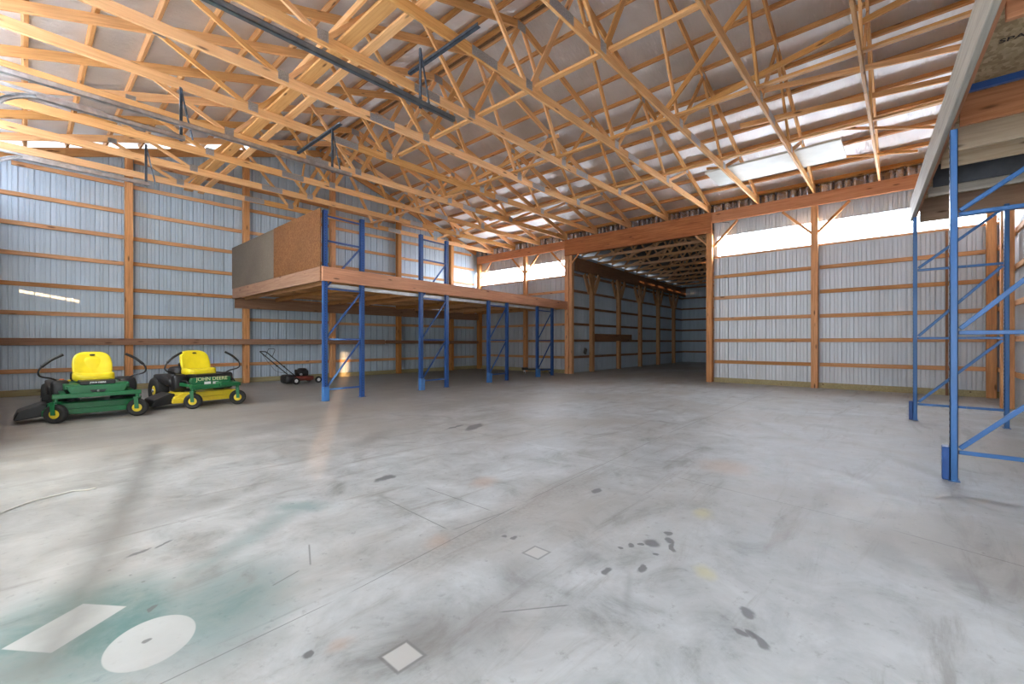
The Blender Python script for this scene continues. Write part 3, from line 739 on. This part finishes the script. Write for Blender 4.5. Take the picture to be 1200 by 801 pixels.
tag(board('lean_header', (xs0 + .2, vN(xs0) , 3.92), (xs1 - .05, vN(xs1), 3.92), .10, .46, W_dark), 'dark beam along the top of the posts inside the opening', 'beam')
# small trusses across the lean-to
def lean_truss(x):
    e = empty('small_truss', (x, 6.5, 4.22)); y0, y1 = vN(x) + .14, 4.0; T = .038
    pk = 6.5; zt = lambda y: 4.42 + .27 * (min(abs(y0 - y), abs(y - y1)))
    Lc = e.location.copy(); Q = lambda y, z: Vector((x, y, z)) - Lc
    board('bottom_chord', Q(y0, 4.22), Q(y1, 4.22), T, .09, W_leanpost, e)
    ym = (y0 + y1) / 2
    board('top_chord', Q(y0, 4.36), Q(ym, zt(ym)), T, .09, W_leanpost, e); board('top_chord', Q(y1, 4.36), Q(ym, zt(ym)), T, .09, W_leanpost, e)
    ws = [y0 - (y0 - y1) * f for f in (.12, .27, .42, .58, .73, .88)]
    tops = [y0 - (y0 - y1) * f for f in (.2, .35, .5, .5, .65, .8)]
    for a, b in ((0, 0), (1, 0), (1, 1), (2, 1), (2, 2), (3, 3), (3, 4), (4, 4), (4, 5), (5, 5)):
        board('web', Q(ws[a], 4.26), Q(tops[b], zt(tops[b]) - .04), T * .98, .06, W_leanpost, e)
    return e
for i in range(9):
    x = 13.9 + i * 1.22
    tag(lean_truss(x), 'small roof truss inside the opening, %s back from the header beam' % ORD[i], 'roof truss', 'small trusses inside the opening')
M_dks = simple('dark_steel_roof', (.10, .10, .105), .6, .2)
for (ya, yb) in ((9.6, 6.47), (6.47, 3.6)):
    bm = bmesh.new()
    z = lambda y: 4.50 + .27 * (9.0 - y if y > 6.47 else y - 3.95)
    vs = [bm.verts.new((x, y, z(y) + dz)) for x in (13.0, 25.3) for y in (ya, yb) for dz in (0, .02)]
    for f in ((0, 1, 3, 2), (4, 6, 7, 5), (0, 4, 5, 1), (2, 3, 7, 6), (0, 2, 6, 4), (1, 5, 7, 3)): bm.faces.new([vs[i] for i in f])
    tag(mesh_obj('ceiling', bm, M_dks), 'dark roof sheets over the small trusses', kind='structure')
tag(box('wall_shelf', (14.6, 8.74, 1.17), (17.6, 8.80, 1.44), W_dark, bev=.004), 'long dark board fixed low on the wall between posts inside the opening', 'board')
bpy.data.objects['wall_shelf'].location.y = vN(16) - .11 + .02

# ------------------------------------------------------------ riding mowers
def wheel(name, c, r, wd, par, rim=M_yellow, axis='X', hubr=.5, rz=0):
    """tyre with rounded shoulders plus a dished rim"""
    h = wd / 2
    e = lathe(name, [(-h * .75, r * hubr), (-h, r * .72), (-h * .92, r * .90), (-h * .6, r * .985), (0, r), (h * .6, r * .985), (h * .92, r * .90), (h, r * .72), (h * .75, r * hubr)], M_rubber, par, axis, c)
    e.rotation_euler = (0, 0, rz)
    o = lathe('rim', [(-h * .82, r * .2), (-h * .72, r * hubr * .96), (-h * .55, r * hubr * 1.02), (h * .55, r * hubr * 1.02), (h * .72, r * hubr * .96), (h * .82, r * .2)], rim, e, axis)
    lathe('hub', [(-h * 1.02, r * .08), (-h * .95, r * .13), (h * .95, r * .13), (h * 1.02, r * .08)], M_steel, e, axis, n=14)
    return e
def sup(bm, c, a, e1=.5, e2=.5, nu=20, nv=12, fn=None):
    sg = lambda v, p: math.copysign(abs(v) ** p, v); rows = []
    for j in range(nv + 1):
        ph = -PI / 2 + PI * j / nv; row = []
        for i in range(nu):
            th = 2 * PI * i / nu
            p = Vector((a[0] * sg(math.cos(ph), e1) * sg(math.cos(th), e2), a[1] * sg(math.cos(ph), e1) * sg(math.sin(th), e2), a[2] * sg(math.sin(ph), e1)))
            if fn: p = fn(p)
            row.append(bm.verts.new(p + Vector(c)))
        rows.append(row)
    for j in range(nv):
        for i in range(nu): bm.faces.new((rows[j][i], rows[j][(i + 1) % nu], rows[j + 1][(i + 1) % nu], rows[j + 1][i]))
    bmesh.ops.remove_doubles(bm, verts=bm.verts, dist=1e-5)
def text(name, s, size, loc, rot, mat, par, ext=.001):
    c = bpy.data.curves.new(name, 'FONT'); c.body = s; c.size = size; c.align_x = 'CENTER'; c.align_y = 'CENTER'; c.extrude = ext; c.offset = .0008
    tmp = bpy.data.objects.new(name, c); C.objects.link(tmp); bpy.context.view_layer.update(); me = bpy.data.meshes.new_from_object(tmp.evaluated_get(bpy.context.evaluated_depsgraph_get())); bpy.data.objects.remove(tmp); me.materials.clear(); me.materials.append(mat)
    o = bpy.data.objects.new(name, me); C.objects.link(o); o.parent = par; o.location = loc; o.rotation_euler = rot; return o
def seat(par, w=.47):
    bm = bmesh.new()
    def cush(p): return Vector((p.x, p.y, p.z + .03 * (p.x / .23) ** 2 * (1 if p.z > 0 else .2)))
    sup(bm, (0, .04, .575), (w / 2, .22, .06), .45, .5, 28, 12, cush)
    s = mesh_obj('seat_cushion', bm, M_seat, par, True)
    bm = bmesh.new()
    def back(p):
        k = p.z / .20; wd = 1 - .18 * max(0, k) ** 2; return Vector((p.x * wd, p.y + .09 * k + .03 * (p.x / .22) ** 2 * -1, p.z))
    sup(bm, (0, .24, .765), (w / 2 - .005, .055, .20), .5, .35, 28, 14, back)
    b = mesh_obj('backrest', bm, M_seat, par, True)
    sup_bm = bmesh.new(); sup(sup_bm, (0, .205, .76), (.13, .03, .13), .6, .6, 20, 10, lambda p: Vector((p.x, p.y + .05 * p.z / .13, p.z)))
    mesh_obj('back_pad', sup_bm, M_seat, b, True)
    bm = bmesh.new(); sup(bm, (0, .235, .915), (.032, .012, .014), .7, .7, 12, 8); mesh_obj('badge', bm, M_black, b, True)
    return s
def lever(par, s, top=(.34, -.18, .935)):
    pts = [(s * .35, -.02, .50), (s * .44, -.12, .585), (s * .555, -.18, .625), (s * .585, -.2, .68), (s * .555, -.2, .765), (s * .46, -.19, .86), (s * top[0], top[1], top[2])]
    l = tube('control_lever', pts, .012, M_engine, par, 8)
    tube('lever_grip', [Vector(p) for p in pts[4:]], .019, M_black, l, 10)
    return l
def zero_turn(name, loc, rz, label, deckmat, kind):
    e = empty(name, loc, rz, label=label, cat='riding mower', group='green and yellow riding mowers')
    # local: forward = -y
    for s in (-1, 1):
        y = -.60 if kind == 0 else -.66; a = (.95 if s < 0 else 1.15); cx_ = .43 if kind == 0 else .345
        wheel('caster_wheel', (s * cx_, y, .13), .13, .095, e, hubr=.60, rz=a)
        fk = bmesh.new()
        for q in (-1, 1):
            ox = q * .062
            vs = bx(fk, (ox - .006, -.02, .12), (ox + .006, .03, .285))
            for v in vs:
                if v.co.z < .2: v.co.y -= .01
        bx(fk, (-.068, -.025, .275), (.068, .035, .295)); tube_bm(fk, [(0, .005, .29), (0, .005, .40)], .026, 12)
        f = mesh_obj('caster_fork', fk, M_green, e); f.location = (s * cx_, y, 0); f.rotation_euler = (0, 0, a)
        wheel('drive_wheel', (s * .44, .55, .245), .245, .20, e, hubr=.45)
        prism('side_rail', [(-.62, .36), (.65, .36), (.65, .42), (-.1, .42), (-.4, .41), (-.62, .40)], s * .36 - .03, s * .36 + .03, M_green, e, 'X', .006)
        # fender / console
        fb = bmesh.new()
        def fen(p): return Vector((p.x, p.y, p.z - .05 * max(0, (-p.y) / .3)))
        sup(fb, (s * .40, .28, .47), (.105, .40, .075), .35, .35, 20, 10, fen); fd = mesh_obj('fender', fb, M_black, e, True)
        cb = bmesh.new(); sup(cb, (s * .37, -.10, .41), (.10, .13, .15), .35, .4, 20, 10); mesh_obj('front_console', cb, M_black, fd, True)
        lever(e, s)
    box('front_axle', (-cx_ - .04, y - .03, .335), (cx_ + .04, y + .04, .395), M_green, e, .008)
    if kind == 0:
        prism('front_cowl', [(-.33, .50), (.33, .50), (.31, .43), (.26, .345), (-.26, .345), (-.31, .43)], -.53, -.42, M_green, e, 'Y', .01)
        prism('seat_deck', [(-.35, .515), (.35, .515), (.35, .44), (-.35, .44)], -.48, .25, M_green, e, 'Y', .012)
        prism('cowl_recess', [(-.09, .43), (.09, .43), (.06, .385), (-.06, .385)], -.535, -.529, M_black, e, 'Y')
        lathe('lamp', [(-.006, .018), (.004, .016), (.006, .01)], M_steel, e, 'Y', (0, -.54, .41), 14)
        tx = text('front_lettering', 'JOHN DEERE', .03, (0, -.503, .53), (PI / 2, 0, 0), M_white, e); 
        box('seat_base', (-.19, -.50, .50), (.19, .18, .555), M_black, e, .01)
    else:
        prism('front_cowl', [(-.30, .50), (.30, .50), (.30, .44), (.30, .31), (-.30, .29), (-.32, .44)], -.50, -.40, M_green, e, 'Y', .01)
        prism('footrest', [(.05, .42), (.36, .40), (.36, .35), (.05, .35)], -.72, -.50, M_green, e, 'Y', .01)
        text('front_lettering', 'JOHN DEERE', .085, (-.0, -.503, .475), (PI / 2, 0, 0), M_letter, e)
        o = box('warning_label', (-.12, -.503, .385), (-.02, -.5, .43), M_white, e); o2 = box('warning_label', (.01, -.503, .375), (.10, -.5, .425), M_white, e)
        text('model_lettering', 'Z425', .045, (-.17, -.503, .335), (PI / 2, 0, 0), M_letter, e)
        box('seat_base', (-.22, -.42, .50), (.22, .18, .55), M_black, e, .01)
        for s in (-1, 1):
            cb = bmesh.new(); tube_bm(cb, [(s * .36, -.25, .45), (s * .36, -.45, .45), (s * .36, -.55, .38)], .012, 8); mesh_obj('foot_bar', cb, M_engine, e, True)
    # cutting deck and discharge chute
    dk = prism('mower_deck', [(-.56, .10), (-.53, .20), (-.40, .255), (.42, .255), (.52, .20), (.55, .10)], -.42, .12, deckmat, e, 'Y', .015)
    box('deck_skirt', (-.56, -.45, .09), (.56, -.41, .17), deckmat, dk, .008)
    ch = prism('discharge_chute', [(-.50, .25), (-.56, .26), (-.78, .17), (-.82, .07), (-.80, .05), (-.52, .09)], -.38, .08, M_black, e, 'Y', .015)
    for x in (-.25, .25):
        lathe('spindle_cover', [(0, .09), (.035, .085), (.05, .04)], M_engine, dk, 'Z', (x, -.14, .25), 18)
    # engine, hood and tank
    eb = bmesh.new(); sup(eb, (0, .70, .50), (.22, .20, .16), .4, .4, 24, 12); en = mesh_obj('engine', eb, M_engine, e, True)
    lathe('air_cleaner', [(0, .09), (.07, .09), (.09, .07)], M_black, en, 'Z', (0, .70, .64), 20)
    box('rear_bumper', (-.36, .86, .30), (.36, .90, .36), M_green, e, .008)
    lathe('fuel_cap', [(0, .028), (.025, .028), (.032, .02)], M_black if kind else M_orange, e, 'Z', (-.34, .10, .535), 14)
    if kind == 0:
        lathe('control_knob', [(0, .016), (.02, .018), (.026, .01)], M_yellow, e, 'Z', (-.27, -.06, .535), 12)
    seat(e)
    return e
zero_turn('riding_mower', (.71, 9.25, 0), math.radians(.5), 'left riding mower, all green with a yellow seat', M_green, 0)
zero_turn('riding_mower', (2.13, 9.55, 0), math.radians(8), 'right riding mower with yellow seat, yellow deck and lettered green front', M_yellow, 1)

# ------------------------------------------------------------ push mower
pm = empty('push_mower', (5.0, 12.2, 0), math.radians(2), label='small black push mower with a raised handle beside the left wall', cat='lawn mower')
bm = bmesh.new(); sup(bm, (0, 0, .15), (.30, .25, .07), .35, .45, 28, 10, lambda p: Vector((p.x, p.y, p.z * (1 if p.z < 0 else .8)))); dk = mesh_obj('mower_deck', bm, M_red, pm, True)
bm = bmesh.new(); sup(bm, (-.33, 0, .14), (.14, .22, .12), .5, .5, 20, 10); mesh_obj('rear_flap', bm, M_black, pm, True)
bm = bmesh.new(); sup(bm, (.03, 0, .28), (.15, .14, .09), .4, .5, 22, 10); en = mesh_obj('engine', bm, M_engine, pm, True)
lathe('recoil_cover', [(0, .125), (.05, .12), (.07, .08)], M_black, en, 'Z', (.04, 0, .34), 22)
lathe('spark_cover', [(0, .03), (.10, .03)], M_steel, en, 'Y', (-.05, -.17, .25), 12)
box('air_filter', (-.14, -.12, .30), (-.05, .05, .38), M_black, en, .01)
for x in (-.24, .36):
    for y in (-.28, .28):
        wheel('wheel', (x, y, .095), .095 if x < 0 else .09, .045, pm, M_white, 'Y', .62)
for y in (-.2, .2):
    tube('handle_tube', [(-.2, y * .95, .20), (-.45, y, .42), (-.93, y, .86)], .0125, M_black, pm)
    lathe('handle_knob', [(-.02, .02), (.02, .02)], M_black, pm, 'Y', (-.52, y * 1.08, .485), 10)
tube('handle_bar', [(-.93, -.2, .86), (-.955, -.15, .875), (-.955, .15, .875), (-.93, .2, .86)], .0125, M_black, pm)
tube('control_bail', [(-.80, -.21, .76), (-.74, -.2, .93), (-.80, 0, .945), (-.74, .2, .93), (-.80, .21, .76)], .006, M_black, pm, 6)
tube('throttle_cable', [(-.9, .2, .83), (-.7, .23, .55), (-.5, .22, .33), (-.1, .15, .27)], .004, M_black, pm, 6)

# ------------------------------------------------------------ low black creeper by the far rack
text('stamped_lettering', 'SPACING', .075, R(4.5, -.64, 3.187), (PI, 0, PI / 2 + PI), simple('stamp_ink', (.06, .045, .04), .8), rl)
cr_ = empty('mechanic_creeper', (12.2, 9.75, 0), math.radians(-48), label='low black creeper board on small casters behind the far rack frame', cat='creeper')
box('creeper_board', (-.55, -.22, .13), (.55, .22, .17), M_black, cr_, .015)
box('head_rest', (-.55, -.17, .17), (-.32, .17, .215), M_black, cr_, .015)
for x in (-.45, 0, .45):
    for y in (-.17, .17):
        c = wheel('caster_wheel', (x, y, .045), .045, .03, cr_, M_steel, 'X', .5)
        box('caster_bracket', (-.024, -.012, .0), (.024, .012, .09), M_steel, c)

# ------------------------------------------------------------ small things on the floor
cp = [(-.35, 4.05), (-.11, 4.36), (0, 4.49), (.08, 4.55), (.17, 4.58), (.24, 4.61), (.30, 4.57), (.36, 4.57)]
tag(tube('cord', [(x, y, .006) for x, y in cp], .0055, M_cord, None, 8), 'thin white cord lying on the concrete at the far left', 'cord')
bm = bmesh.new(); sup(bm, (0, 0, .12), (.09, .04, .13), .8, .7, 14, 8, lambda p: Vector((p.x + .03 * math.sin(p.z * 30), p.y, p.z)))
sc = tag(mesh_obj('plastic_scrap', bm, M_scrap, None, True), 'small grey plastic scrap hanging on the girt beside the first inner post', 'scrap'); sc.location = (14.1, vN(14.1) + .10, .66)
